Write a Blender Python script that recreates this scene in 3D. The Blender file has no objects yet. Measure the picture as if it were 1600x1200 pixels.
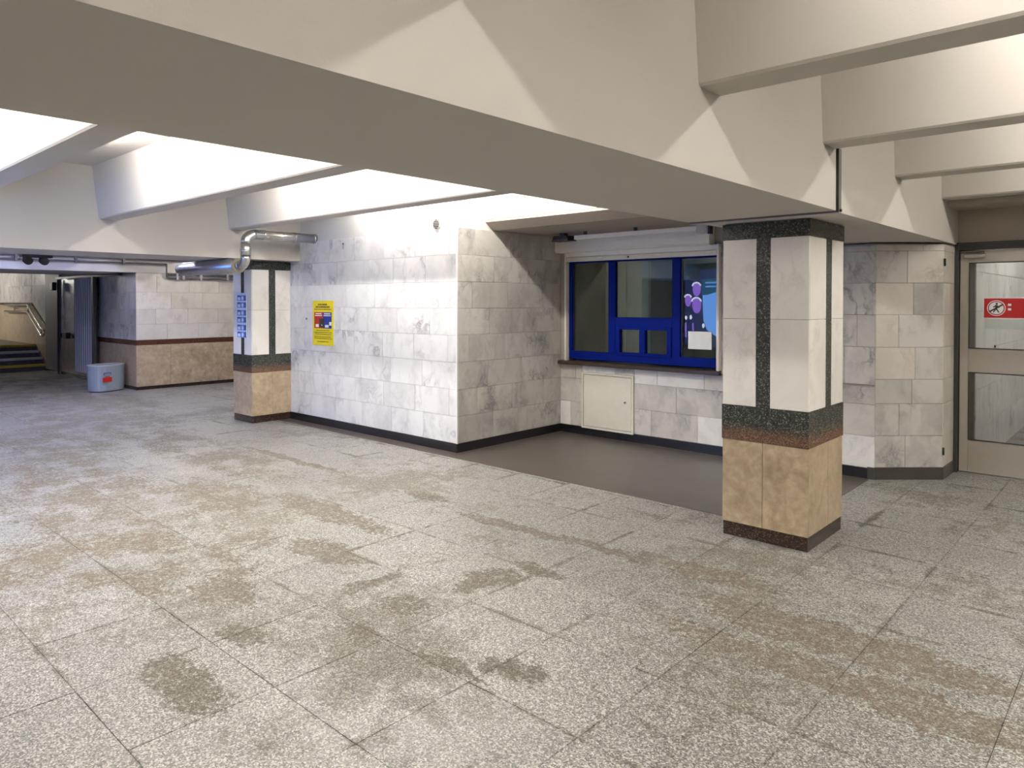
import bpy, bmesh, math, random
from mathutils import Vector, Matrix
random.seed(7)
S = bpy.context.scene
COL = S.collection
# ------------------------------------------------------------------ camera, world, exposure
cd = bpy.data.cameras.new('camera'); cam = bpy.data.objects.new('camera', cd); COL.objects.link(cam)
cd.sensor_width = 36; cd.sensor_fit = 'HORIZONTAL'; cd.lens = 36*1118.3/1600
cd.shift_y = -113.7/1600; cd.clip_start = .05; cd.clip_end = 200
cam.location = (0, 0, 1.7)
cam.rotation_euler = (math.radians(90-.795), 0, math.radians(42.36))
S.camera = cam
w = bpy.data.worlds.new('world'); S.world = w; w.use_nodes = True
w.node_tree.nodes['Background'].inputs[0].default_value = (.55, .56, .6, 1)
w.node_tree.nodes['Background'].inputs[1].default_value = .05
S.view_settings.view_transform = 'Standard'; S.view_settings.look = 'None'
S.view_settings.gamma = 1; S.view_settings.use_curve_mapping = False
S.view_settings.exposure = 0.0
LAMP = 108.0          # emission of the fluorescent tubes
SCREEN = 5.0        # emission of the advertising display

# ------------------------------------------------------------------ material helpers
class NT:
    def __init__(s, name):
        s.m = bpy.data.materials.new(name); s.m.use_nodes = True
        s.t = s.m.node_tree; s.t.nodes.clear()
        s.out = s.t.nodes.new('ShaderNodeOutputMaterial')
    def n(s, typ, **kw):
        nd = s.t.nodes.new('ShaderNode'+typ)
        for k, v in kw.items(): setattr(nd, k, v)
        return nd
    def put(s, sock, v):
        if hasattr(v, 'is_linked') or isinstance(v, bpy.types.NodeSocket): s.t.links.new(v, sock)
        elif v is not None:
            if isinstance(v, (tuple, list)) and len(v) == 3 and sock.type == 'RGBA': v = (*v, 1)
            sock.default_value = v
    def math(s, op, a, b=None, c=None, clamp=False):
        nd = s.n('Math', operation=op, use_clamp=clamp)
        for i, v in enumerate((a, b, c)): s.put(nd.inputs[i], v)
        return nd.outputs[0]
    def vec(s, op, a, b=None):
        nd = s.n('VectorMath', operation=op); s.put(nd.inputs[0], a)
        if b is not None:
            s.put(nd.inputs[3] if op == 'SCALE' else nd.inputs[1], b)
        return nd.outputs['Value' if op in ('LENGTH', 'DISTANCE') else 'Vector']
    def noise(s, v, scale, detail=2, rough=.5, dist=0):
        nd = s.n('TexNoise'); s.put(nd.inputs['Vector'], v); s.put(nd.inputs['Scale'], scale)
        s.put(nd.inputs['Detail'], detail); s.put(nd.inputs['Roughness'], rough); s.put(nd.inputs['Distortion'], dist)
        return nd.outputs['Fac']
    def ramp(s, f, stops):
        nd = s.n('ValToRGB'); s.put(nd.inputs[0], f); e = nd.color_ramp.elements
        while len(e) < len(stops): e.new(.5)
        for el, (p, c) in zip(e, stops):
            el.position = p
            if not isinstance(c, (tuple, list)): c = (c, c, c)
            el.color = (*c, 1) if len(c) == 3 else c
        return nd.outputs[0]
    def mix(s, f, a, b, mode='MIX'):
        nd = s.n('Mix', data_type='RGBA', blend_type=mode); s.put(nd.inputs[0], f)
        s.put(nd.inputs[6], a); s.put(nd.inputs[7], b); return nd.outputs[2]
    def bsdf(s, col, rough=.5, metal=0., bump=None, bstr=.1, bdist=.01, spec=None, coat=None):
        b = s.n('BsdfPrincipled'); s.put(b.inputs['Base Color'], col); s.put(b.inputs['Roughness'], rough)
        s.put(b.inputs['Metallic'], metal)
        if spec is not None: s.put(b.inputs['Specular IOR Level'], spec)
        if bump is not None:
            bn = s.n('Bump'); s.put(bn.inputs['Height'], bump); bn.inputs['Strength'].default_value = bstr
            bn.inputs['Distance'].default_value = bdist; s.t.links.new(bn.outputs[0], b.inputs['Normal'])
        s.t.links.new(b.outputs[0], s.out.inputs[0]); return s.m
    def pos(s): return s.n('NewGeometry').outputs['Position']
    def objco(s, k=37.):
        c = s.n('TexCoord').outputs['Object']; r = s.n('ObjectInfo').outputs['Random']
        cb = s.n('CombineXYZ'); s.put(cb.inputs[0], s.math('MULTIPLY', r, k)); s.put(cb.inputs[1], s.math('MULTIPLY', r, k*2.3)); s.put(cb.inputs[2], s.math('MULTIPLY', r, k*1.7))
        return s.vec('ADD', c, cb.outputs[0]), r

def plain(name, col, rough=.5, metal=0., var=.06, scale=14., spec=None):
    t = NT(name); p = t.pos(); f = t.noise(p, scale, 3)
    c = t.mix(f, tuple(x*(1-var) for x in col), tuple(min(1, x*(1+var)) for x in col))
    return t.bsdf(c, rough, metal, spec=spec)

def marble(name, lo, hi, vein, vs=1.0, amount=.75, rough=.28, cl=.42):
    t = NT(name); co, r = t.objco()
    big = t.noise(co, 1.6*vs, 2)
    warp = t.n('TexNoise'); t.put(warp.inputs['Vector'], co); t.put(warp.inputs['Scale'], 3.2*vs); t.put(warp.inputs['Detail'], 4)
    c2 = t.vec('ADD', co, t.vec('SCALE', warp.outputs['Color'], .55/vs))
    mp = t.n('Mapping'); t.put(mp.inputs['Vector'], c2); mp.inputs['Rotation'].default_value = (.3, .9, .2); mp.inputs['Scale'].default_value = (1.3, 1., .55)
    v = t.noise(mp.outputs[0], 3.4*vs, 5, .55)
    ridge = t.math('ABSOLUTE', t.math('SUBTRACT', v, .5))
    line = t.ramp(ridge, [(0, 1.), (.025, .45), (.09, 0.)])
    patch = t.ramp(t.noise(co, 2.6*vs, 3), [(.42, 0.), (.68, 1.)])
    fac = t.math('MULTIPLY', t.math('MULTIPLY', line, patch), t.math('MULTIPLY_ADD', r, amount, .25))
    cloud = t.math('MULTIPLY', t.ramp(t.noise(mp.outputs[0], 2.2*vs, 4, .6), [(.45, 0.), (.75, 1.)]), cl)
    base = t.mix(t.math('MULTIPLY_ADD', big, .7, t.math('MULTIPLY', r, .3)), lo, hi)
    c = t.mix(t.math('ADD', fac, cloud, clamp=True), base, vein)
    return t.bsdf(c, rough)

M = {}
M['marble'] = marble('white_marble', (.74, .73, .71), (.87, .86, .845), (.36, .36, .37), 1.0, .9)
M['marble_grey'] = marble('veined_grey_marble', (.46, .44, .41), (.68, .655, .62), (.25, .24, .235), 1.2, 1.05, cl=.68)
M['marble_cream'] = marble('cream_marble', (.60, .56, .50), (.70, .66, .60), (.42, .38, .33), 1.1, .6)
M['marble_col'] = marble('pillar_marble', (.74, .71, .66), (.84, .81, .77), (.52, .49, .45), .8, .5, .2)

def tan_stone(name, dk=(.26, .19, .115), lt=(.52, .42, .29)):
    t = NT(name); co, r = t.objco()
    a = t.noise(co, 5., 6, .62, .8); b = t.noise(co, 17., 4, .6, .4)
    f = t.math('MULTIPLY_ADD', t.math('SUBTRACT', b, .5), .8, a)
    c = t.ramp(f, [(.25, dk), (.5, tuple((x+y)/2 for x, y in zip(dk, lt))), (.75, lt)])
    c = t.mix(t.math('MULTIPLY', r, .3), c, (.40, .31, .20))
    return t.bsdf(c, .3)
M['tan'] = tan_stone('tan_marble')

def granite(name, a, b, c, scale=170., rough=.25, redlow=None):
    t = NT(name); p = t.pos()
    v = t.n('TexVoronoi'); t.put(v.inputs['Vector'], p); t.put(v.inputs['Scale'], scale)
    f = t.n('SeparateColor'); t.put(f.inputs[0], v.outputs['Color'])
    col = t.ramp(f.outputs[0], [(.0, a), (.55, b), (.8, b), (1., c)])
    if redlow:
        z = t.n('SeparateXYZ'); t.put(z.inputs[0], p)
        k = t.ramp(t.math('MULTIPLY_ADD', t.noise(p, 30, 3), .08, z.outputs[2]), [(.78, 1.), (.86, 0.)])
        col = t.mix(t.math('MULTIPLY', k, .6), col, t.mix(f.outputs[1], (.03, .02, .015), redlow))
    return t.bsdf(col, rough)
M['granite'] = granite('green_black_granite', (.006, .007, .006), (.03, .034, .028), (.2, .21, .17), redlow=(.34, .15, .075))
M['granite_brown'] = granite('brown_black_granite', (.006, .004, .003), (.03, .016, .011), (.13, .075, .05))
M['granite_red'] = granite('red_brown_granite', (.03, .012, .007), (.09, .036, .02), (.2, .1, .06), 120)
M['skirting'] = plain('black_stone_skirting', (.012, .012, .014), .22)
M['skirting_grey'] = plain('dark_grey_stone_skirting', (.05, .045, .038), .3)

def plaster(name, col, rough=.85):
    t = NT(name); p = t.pos()
    f = t.noise(p, 1.3, 3); s = t.ramp(t.noise(p, 7., 5, .65), [(.6, 0.), (.8, 1.)])
    c = t.mix(f, tuple(x*.95 for x in col), col)
    c = t.mix(t.math('MULTIPLY', s, .12), c, tuple(x*.6 for x in col))
    return t.bsdf(c, rough, bump=t.noise(p, 120., 3), bstr=.06)
M['plaster'] = plaster('painted_concrete', (.545, .515, .475))
M['plaster_white'] = plaster('white_plaster', (.72, .70, .67))
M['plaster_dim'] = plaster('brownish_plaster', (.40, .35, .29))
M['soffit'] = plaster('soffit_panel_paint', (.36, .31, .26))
M['backing'] = plain('grey_mortar', (.36, .34, .31), .9)
M['grout'] = plain('dark_grout', (.06, .054, .045), .9)
M['white_metal'] = plain('cream_painted_metal', (.68, .66, .56), .4)
M['shutter'] = plain('off_white_shutter_metal', (.82, .78, .73), .45)
M['blue'] = plain('blue_painted_frame', (.002, .011, .17), .5, spec=.06)
M['blue_dark'] = plain('dark_blue_gasket', (.003, .005, .05), .5)
M['black'] = plain('black_plastic', (.012, .012, .014), .4)
M['steel'] = plain('galvanised_steel', (.62, .62, .61), .28, 1., .18, 24.)
M['chrome'] = plain('polished_steel', (.75, .73, .68), .15, 1.)
M['conduit'] = plain('grey_conduit', (.11, .105, .105), .5)
M['conduit_light'] = plain('pale_conduit', (.42, .41, .42), .5)
M['foil'] = plain('foil_wrap', (.50, .50, .54), .33, 1., .25, 30.)
M['insulation'] = plain('insulation_edge', (.26, .24, .17), .9)
M['door_metal'] = plain('bronze_grey_aluminium', (.42, .385, .335), .38, .35)
M['door_dark'] = plain('dark_door_frame', (.035, .034, .032), .4)
M['gate'] = plain('grey_gate_steel', (.34, .33, .33), .45, .3)
M['pilaster'] = plain('grey_brown_stone', (.21, .185, .165), .5)
M['bin'] = plain('blue_grey_enamel', (.23, .265, .30), .4)
M['red'] = plain('red_paint', (.42, .012, .012), .45)
M['white'] = plain('white_paint', (.85, .85, .85), .5)
M['paper'] = plain('white_paper', (.82, .84, .84), .7)
M['reflection_grey'] = plain('grey_green_reflection', (.5, .53, .50), .7)  # flat colour for the painted reflection on the door glass
M['yellow'] = plain('yellow_poster_paper', (.80, .66, .012), .5)
M['ink'] = plain('dark_ink', (.03, .025, .02), .6)
M['ink_brown'] = plain('brown_ink', (.16, .12, .01), .6)
M['poster_blue'] = plain('blue_ink', (.01, .03, .28), .5)
M['pale_blue'] = plain('pale_blue_paper', (.60, .70, .90), .5)
M['mid_blue'] = plain('mid_blue_print', (.10, .19, .52), .5)
M['navy'] = plain('navy_print', (.012, .025, .12), .5)
M['yellow_line'] = plain('yellow_step_paint', (.62, .40, .02), .6)
M['white_line'] = plain('white_step_paint', (.55, .54, .52), .6)
M['step'] = granite('stair_granite', (.04, .035, .03), (.09, .08, .07), (.2, .18, .16), 90, .5)
M['booth_in'] = plain('booth_interior_paint', (.60, .62, .54), .7)
M['booth_light'] = plain('booth_pale_panel', (.74, .76, .70), .6)
M['rubber'] = plain('joint_rubber', (.07, .065, .06), .7)
M['strip'] = plain('joint_strip_metal', (.13, .14, .125), .4, .3)
M['brown_gasket'] = plain('brown_counter_granite', (.045, .03, .022), .25)

def glass(name, tint=(1, 1, 1)):
    t = NT(name); tr = t.n('BsdfTransparent'); t.put(tr.inputs[0], tint)
    g = t.n('BsdfGlossy'); g.inputs['Roughness'].default_value = 0.0
    f = t.n('Fresnel'); f.inputs[0].default_value = 1.6
    mx = t.n('MixShader'); t.put(mx.inputs[0], f.outputs[0]); t.put(mx.inputs[1], tr.outputs[0]); t.put(mx.inputs[2], g.outputs[0])
    t.put(t.out.inputs[0], mx.outputs[0]); return t.m
M['glass'] = glass('window_glass', (.90, .95, .90))
M['glass_clear'] = glass('door_glass', (.95, .96, .96))

def emit(name, col, k):
    t = NT(name); e = t.n('Emission'); t.put(e.inputs[0], col); t.put(e.inputs[1], k); t.put(t.out.inputs[0], e.outputs[0]); return t.m
M['tube'] = emit('fluorescent_tube', (1, .95, .88), LAMP*1.62)
M['tube_soft'] = emit('older_fluorescent_tube', (1, .95, .88), LAMP*.99)
M['tube_cold'] = emit('cold_fluorescent_tube', (.56, .60, 1.), LAMP*1.7)
M['scr_navy'] = emit('screen_navy', (.06, .09, .45), SCREEN*.35)
M['scr_teal'] = emit('screen_teal', (.03, .22, .50), SCREEN*.5)
M['scr_light'] = emit('screen_light_blue', (.14, .36, 1.), SCREEN*1.5)
M['scr_violet'] = emit('screen_violet', (.34, .17, .9), SCREEN*1.2)
M['scr_white'] = emit('screen_white', (.75, .75, 1.), SCREEN*1.7)

# floor: speckled stone slabs, worn and stained
GX, GY, GS = -3.49, 4.03, .605
STAINS = [  # centre x, y, radius x, radius y, brownness
 (-3.13, 2.53, .13, .10, .2), (-3.03, 2.17, .14, .07, .2), (-2.45, 2.27, .20, .035, .1), (-2.28, 2.43, .07, .07, .1), (-2.16, 2.46, .10, .08, .1),
 (-3.05, 3.12, .12, .22, .4), (-2.52, 4.08, .12, .10, .2), (-2.08, 4.12, .42, .14, .9), (-1.25, 3.75, .75, .16, 1.), (-1.0, 3.35, .9, .14, .9),
 (-5.3, 1.55, .55, .62, 1.), (-4.6, 1.95, .5, .36, .9), (-4.05, 1.95, .26, .16, .7), (-3.45, 1.75, .16, .08, .3), (-3.2, 1.35, .3, .12, .3), (-4.9, 2.45, .32, .25, .7),
 (-6.6, 2.1, 1.5, .55, .9), (-6.0, 2.9, .9, .30, .7), (-8.2, 3.6, 1.9, .35, .6), (-5.0, 3.25, .7, .14, .6), (-3.6, 3.98, .5, .07, .5), (-2.9, 4.05, .35, .06, .5), (-4.75, 4.1, .25, .08, .4),
 (-4.2, 2.72, .35, .13, .5), (-3.52, 2.62, .06, .22, .3), (-2.92, 3.45, .18, .06, .3), (-6.9, 4.07, .9, .06, .5),
 (-11.5, 3.6, 1.9, .8, .7), (-9.6, 2.6, 1.3, .45, .8), (-13.0, 4.6, 1.2, .35, .5), (-8.0, 2.2, .8, .4, .9), (-16., 4., 2.5, .9, .6)]
def floor_mat():
    t = NT('speckled_floor_stone'); p = t.pos()
    sp = t.n('SeparateXYZ'); t.put(sp.inputs[0], p)
    v = t.n('TexVoronoi'); t.put(v.inputs['Vector'], p); t.put(v.inputs['Scale'], 165.)
    sc = t.n('SeparateColor'); t.put(sc.inputs[0], v.outputs['Color'])
    speck = t.ramp(sc.outputs[0], [(0, (.037, .036, .033)), (.3, (.112, .109, .101)), (.65, (.208, .202, .189)), (1., (.43, .42, .40))])
    # slab tone
    ux = t.math('FLOOR', t.math('DIVIDE', t.math('SUBTRACT', sp.outputs[0], GX), GS)); uy = t.math('FLOOR', t.math('DIVIDE', t.math('SUBTRACT', sp.outputs[1], GY), GS))
    cb = t.n('CombineXYZ'); t.put(cb.inputs[0], ux); t.put(cb.inputs[1], uy)
    wn = t.n('TexWhiteNoise'); t.put(wn.inputs['Vector'], cb.outputs[0])
    tone = t.math('MULTIPLY_ADD', wn.outputs['Value'], .16, .93)
    col = t.mix(1., speck, tone, 'MULTIPLY')
    # grime creeping from the joints
    def jd(c, o):
        f = t.math('FRACT', t.math('DIVIDE', t.math('SUBTRACT', c, o), GS)); return t.math('SUBTRACT', .5, t.math('ABSOLUTE', t.math('SUBTRACT', f, .5)))
    d = t.math('MINIMUM', jd(sp.outputs[0], GX), jd(sp.outputs[1], GY))
    nz = t.noise(p, 2.2, 5, .6); nf = t.noise(p, 9., 4, .6)
    lim = t.math('MULTIPLY_ADD', t.math('SUBTRACT', nz, .485), .30, t.math('MULTIPLY', t.math('SUBTRACT', nf, .5), .10))
    j = t.ramp(t.math('MULTIPLY_ADD', t.math('SUBTRACT', lim, d), 14., .5), [(.3, 0.), (.9, 1.)])
    nff = t.noise(p, 34., 4, .65)
    wear = t.ramp(t.math('ADD', t.math('MULTIPLY_ADD', nf, .35, t.noise(p, .8, 5, .62)), t.math('MULTIPLY', t.math('SUBTRACT', nff, .5), .35)), [(.68, 0.), (.80, 1.)])
    total = t.math('MULTIPLY', t.math('MAXIMUM', t.math('MULTIPLY', j, .72), t.math('MULTIPLY', wear, .55)), 1.)
    brown = t.math('MULTIPLY', wear, .4)
    warp = t.n('TexNoise'); t.put(warp.inputs['Vector'], p); t.put(warp.inputs['Scale'], 5.); t.put(warp.inputs['Detail'], 5)
    wv = t.vec('SCALE', t.vec('SUBTRACT', warp.outputs['Color'], (.5, .5, .5)), .42)
    pw = t.vec('ADD', p, wv)
    grain = t.ramp(t.math('MULTIPLY_ADD', nff, .5, t.math('MULTIPLY', t.noise(p, 13., 5, .7), .5)), [(.40, .30), (.52, 1.)])
    patchy = t.ramp(t.math('MULTIPLY_ADD', t.math('SUBTRACT', nff, .5), .25, t.noise(p, 2.3, 5, .65)), [(.42, .12), (.54, 1.)])
    for (x, y, rx, ry, br) in STAINS:
        q = t.vec('MULTIPLY', t.vec('SUBTRACT', t.vec('ADD', p, t.vec('SCALE', wv, min(1.3, .5+2.*min(rx, ry)))), (x, y, 0)), (1/rx, 1/ry, 0))
        m = t.math('SUBTRACT', 1.25, t.vec('LENGTH', q)); m = t.math('MULTIPLY', t.math('MULTIPLY_ADD', t.math('SUBTRACT', nff, .5), 1.9, m), 3.2, clamp=True)
        m = t.math('MULTIPLY', m, grain)
        if min(rx, ry) > .2: m = t.math('MULTIPLY', m, patchy)
        total = t.math('MAXIMUM', total, t.math('MULTIPLY', m, .84)); brown = t.math('MAXIMUM', brown, t.math('MULTIPLY', m, br))
    dirt = t.mix(brown, (.085, .079, .066), (.115, .09, .066))
    dirt = t.mix(.35, dirt, t.mix(1., speck, (.55, .5, .42), 'MULTIPLY'))
    col = t.mix(total, col, dirt)
    return t.bsdf(col, t.math('MULTIPLY_ADD', total, .4, .42), bump=sc.outputs[1], bstr=.05, bdist=.002, spec=t.math('MULTIPLY_ADD', total, -.38, .45))
M['floor'] = floor_mat()
def dark_floor():
    t = NT('dark_brown_floor_tile'); p = t.pos()
    c = t.mix(t.noise(p, 3., 4), (.052, .043, .037), (.080, .068, .060))
    mp = t.n('Mapping'); t.put(mp.inputs[0], p); mp.inputs['Rotation'].default_value = (0, 0, .6); mp.inputs['Scale'].default_value = (1.2, 26., 1)
    sc = t.ramp(t.noise(mp.outputs[0], 1.3, 4, .6), [(.66, 0.), (.74, 1.)])
    c = t.mix(t.math('MULTIPLY', sc, .35), c, (.25, .23, .2))
    return t.bsdf(c, .33)
M['dark_floor'] = dark_floor()

# ------------------------------------------------------------------ object helpers
def mesh(name, verts, faces, smooth=False):
    m = bpy.data.meshes.new(name); m.from_pydata([tuple(v) for v in verts], [], faces); m.update()
    bm = bmesh.new(); bm.from_mesh(m); bmesh.ops.recalc_face_normals(bm, faces=bm.faces); bm.to_mesh(m); bm.free()
    if smooth:
        for f in m.polygons: f.use_smooth = True
    return m
def link(name, me, mat, parent=None, loc=(0, 0, 0), rz=0.):
    if mat is not None and not me.materials: me.materials.append(M[mat])
    o = bpy.data.objects.new(name, me); COL.objects.link(o)
    l = Vector(loc)
    if parent is not None:
        o.parent = parent; l = Matrix.Rotation(-wz(parent), 3, 'Z') @ (l - wl(parent)); rz -= wz(parent)
    o.location = l; o.rotation_euler = (0, 0, rz)
    return o
def wz(o): return o.rotation_euler.z + (wz(o.parent) if o.parent else 0)
def wl(o):
    if not o.parent: return Vector(o.location)
    return wl(o.parent) + Matrix.Rotation(wz(o.parent), 3, 'Z') @ Vector(o.location)
def tag(o, label=None, cat=None, group=None, kind=None):
    for k, v in (('label', label), ('category', cat), ('group', group), ('kind', kind)):
        if v: o[k] = v
    return o
def thing(name, loc, label, cat, group=None, rz=0.):
    o = bpy.data.objects.new(name, None); COL.objects.link(o); o.location = loc; o.rotation_euler = (0, 0, rz); o.empty_display_size = .1
    return tag(o, label, cat, group)
CACHE = {}
def boxmesh(name, dx, dy, dz, mat, bev=0.):
    key = (round(dx, 3), round(dy, 3), round(dz, 3), mat, round(bev, 4))
    if key in CACHE: return CACHE[key]
    bm = bmesh.new(); bmesh.ops.create_cube(bm, size=1); bmesh.ops.scale(bm, vec=(dx, dy, dz), verts=bm.verts)
    if bev: bmesh.ops.bevel(bm, geom=bm.edges[:], offset=bev, segments=1, affect='EDGES')
    m = bpy.data.meshes.new(name); bm.to_mesh(m); bm.free(); m.materials.append(M[mat]); CACHE[key] = m
    return m
def box(name, a, b, mat, parent=None, bev=0.):
    a, b = Vector(a), Vector(b); d = b-a
    return link(name, boxmesh(name, abs(d.x), abs(d.y), abs(d.z), mat, bev), mat, parent, (a+b)/2)
def prism(name, prof, x0, x1, mat, parent=None, axis='x'):
    """profile (u,v) extruded along an axis; axis x: (y,z), axis y: (x,z), axis z: (x,y)"""
    n = len(prof)
    P = {'x': lambda u, v, s: (s, u, v), 'y': lambda u, v, s: (u, s, v), 'z': lambda u, v, s: (u, v, s)}[axis]
    vs = [P(u, v, s) for s in (x0, x1) for u, v in prof]
    c = sum((Vector(v) for v in vs), Vector())/len(vs)
    fs = [list(range(n)), list(range(2*n-1, n-1, -1))] + [[i, (i+1) % n, n+(i+1) % n, n+i] for i in range(n)]
    return link(name, mesh(name, [Vector(v)-c for v in vs], fs), mat, parent, c)
def tube(name, pts, r, mat, parent=None, seg=14, smooth=True, caps=True, radii=None):
    pts = [Vector(p) for p in pts]; c = sum(pts, Vector())/len(pts); vs = []; fs = []
    t0 = (pts[1]-pts[0]).normalized(); up = Vector((0, 0, 1)) if abs(t0.z) < .9 else Vector((1, 0, 0))
    nrm = (up - t0*up.dot(t0)).normalized()
    for i, p in enumerate(pts):
        t = ((pts[min(i+1, len(pts)-1)]-p).normalized() + (p-pts[max(i-1, 0)]).normalized()).normalized()
        nrm = (nrm - t*nrm.dot(t)).normalized(); bn = t.cross(nrm); rr = radii[i] if radii else r
        for k in range(seg):
            a = 2*math.pi*k/seg; vs.append(p - c + nrm*math.cos(a)*rr + bn*math.sin(a)*rr)
    for i in range(len(pts)-1):
        for k in range(seg): fs.append([i*seg+k, i*seg+(k+1) % seg, (i+1)*seg+(k+1) % seg, (i+1)*seg+k])
    if caps: fs += [list(range(seg-1, -1, -1)), [(len(pts)-1)*seg+k for k in range(seg)]]
    m = mesh(name, vs, fs)
    if smooth:
        for f in m.polygons: f.use_smooth = len(f.vertices) == 4
    return link(name, m, mat, parent, c)
def arc(c, u, v, r, n=7, a0=0., a1=math.pi/2):
    c, u, v = Vector(c), Vector(u), Vector(v)
    return [c + u*r*math.cos(a0+(a1-a0)*i/n) + v*r*math.sin(a0+(a1-a0)*i/n) for i in range(n+1)]
def disc(name, c, nrm, r, th, mat, parent=None, seg=20):
    c = Vector(c); n = Vector(nrm).normalized(); return tube(name, [c, c+n*th], r, mat, parent, seg, False)
def struct(o, label=None): o['kind'] = 'structure'; return tag(o, label) if label else o

# tiled wall facing: local x runs along the wall, front faces local -y
def tiles(parent, start, rz, length, rows, mat, tw=.6, seed=0, th=.012, gap=.003, hole=None, name='marble_tile', mats=None, offs=None):
    rnd = random.Random(seed); R = Matrix.Rotation(rz, 3, 'Z')
    for k in range(len(rows)-1):
        z0, z1 = rows[k], rows[k+1]; xs = [0.]
        x = (offs[k % len(offs)] if offs else (.3 if k % 2 else .6) + rnd.uniform(-.12, .12))
        while x < length-.06:
            if x > .06: xs.append(x)
            x += tw
        xs.append(length)
        for a, b in zip(xs[:-1], xs[1:]):
            cells = [(a, b, z0, z1)]
            if hole:
                h0, h1, q0, q1 = hole; nc = []
                for (p, q, r, s) in cells:
                    if q <= h0 or p >= h1 or s <= q0 or r >= q1: nc.append((p, q, r, s)); continue
                    if p < h0: nc.append((p, h0, r, s))
                    if q > h1: nc.append((h1, q, r, s))
                    mp, mq = max(p, h0), min(q, h1)
                    if r < q0: nc.append((mp, mq, r, q0))
                    if s > q1: nc.append((mp, mq, q1, s))
                cells = nc
            for (p, q, r, s) in cells:
                if q-p < .025 or s-r < .025: continue
                m = mat if not mats or rnd.random() > .35 else mats[rnd.randrange(len(mats))]
                me = boxmesh(name, q-p-gap, th, s-r-gap, m, .0015)
                j = rnd.uniform(0, .0012)
                c = Vector(start) + R @ Vector(((p+q)/2, th/2 - j, (r+s)/2))
                link(name, me, m, parent, c, rz)
ROWS = [.10+.30375*i for i in range(9)]   # eight courses up to 2.53
CZ = 3.25                                  # ceiling slab

# ------------------------------------------------------------------ floor
fl = box('floor', (-27, -3.2, -.25), (9.5, 13.2, -.012), 'grout'); struct(fl, 'speckled grey stone slab floor with brown stains and dark joints')
def proj(P):
    v = Vector(P)-Vector((0, 0, 1.7)); ya = math.radians(42.36)
    F = Vector((-math.sin(ya), math.cos(ya), 0)); Rr = Vector((math.cos(ya), math.sin(ya), 0)); d = v.dot(F)
    return (None if d < .3 else (800+1118.3*v.dot(Rr)/d, 471-1118.3*v.z/d, d))
cells = []
for i in range(-40, 24):
    for j in range(-14, 17):
        x0, y0 = GX+i*GS, GY+j*GS; x1, y1 = x0+GS, y0+GS
        for (ra, rb, rc, rd) in ((-27, 9.5, -3.2, 5.3), (-2.07, 9.5, 5.3, 13.2), (-14.48, -9.4, 5.3, 9.4)):
            a, b, c, d = max(x0, ra), min(x1, rb), max(y0, rc), min(y1, rd)
            if b-a < .02 or d-c < .02: continue
            q = proj(((a+b)/2, (c+d)/2, 0)); area = 0
            if q and -30 < q[0] < 1630 and q[1] < 1260 and q[2] < 11.5: area = (b-a)*(d-c)/q[2]**3
            cells.append((area, a, b, c, d))
cells.sort(reverse=True)
rest_v, rest_f = [], []
for n, (ar, a, b, c, d) in enumerate(cells):
    g = .0025
    if n < 290 and ar > 0:
        link('floor_slab', boxmesh('floor_slab', b-a-g, d-c-g, .012, 'floor', .0012), 'floor', fl, ((a+b)/2, (c+d)/2, -.006+random.uniform(-.0012, 0)))
    else:
        k = len(rest_v); g /= 2
        rest_v += [(a+g, c+g, -.012), (b-g, c+g, -.012), (b-g, d-g, -.012), (a+g, d-g, -.012), (a+g, c+g, 0), (b-g, c+g, 0), (b-g, d-g, 0), (a+g, d-g, 0)]
        rest_f += [[k+4, k+5, k+6, k+7], [k, k+1, k+5, k+4], [k+1, k+2, k+6, k+5], [k+2, k+3, k+7, k+6], [k+3, k, k+4, k+7]]
o = link('outlying_floor_slabs', mesh('outlying_floor_slabs', rest_v, rest_f), 'floor', fl); o['kind'] = 'stuff'
# dark floor in front of the ticket booth, with a strip along the poster wall
df = prism('dark_floor_paving', [(-9.36, 5.3), (-2.07, 5.3), (-2.07, 7.4), (-5.9, 7.4), (-5.9, 5.55), (-9.36, 5.55)], -.012, .0012, 'dark_floor', fl, 'z')

# ------------------------------------------------------------------ ceiling, beams, ribs
ce = box('ceiling', (-27, -3.2, CZ), (9.5, 13.2, CZ+.2), 'plaster'); struct(ce, 'painted concrete ceiling with deep beams and closely spaced ribs')
box('beam', (-2.55, -3.2, 2.27), (-1.53, 4.70, CZ), 'plaster', ce)
box('beam', (-2.50, 4.745, 2.262), (-1.53, 8.29, CZ), 'plaster', ce)
box('joint_filler', (-2.48, 4.70, 2.30), (-1.56, 4.745, CZ), 'rubber', ce)
box('beam', (-10.14, -3.2, 2.27), (-9.10, 5.52, CZ), 'plaster', ce)
box('beam', (5.05, -3.2, 2.27), (6.07, 13.2, CZ), 'plaster', ce)
box('beam', (-16.8, -3.2, 2.25), (-14.48, 13.2, CZ), 'plaster', ce)
box('lower_ceiling', (-27, -3.2, 2.62), (-16.8, 13.2, CZ), 'plaster_dim', ce)
SP, RY = 1.556, 2.90
def rib(k, x0, x1):
    a = RY+k*SP; b = a+.22; z0 = 2.65
    c = .012   # softened arris
    prism('rib', [(a+c, z0), (b-c, z0), (b, z0+c), (b+.065, CZ), (a-.065, CZ), (a, z0+c)], x0, x1, 'plaster', ce)
for k in range(-3, 2): rib(k, -9.10, -2.55)
rib(2, -5.86, -2.55)
for k in range(-3, 4): rib(k, -1.53, 5.05)
for k in range(-3, 4): rib(k, -14.48, -10.14)
# lowered soffit over the booth recess
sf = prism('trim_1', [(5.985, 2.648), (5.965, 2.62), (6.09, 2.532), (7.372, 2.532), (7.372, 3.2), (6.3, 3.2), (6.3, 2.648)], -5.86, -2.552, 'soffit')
struct(sf, 'brown painted soffit panel above the ticket window recess')
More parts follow.
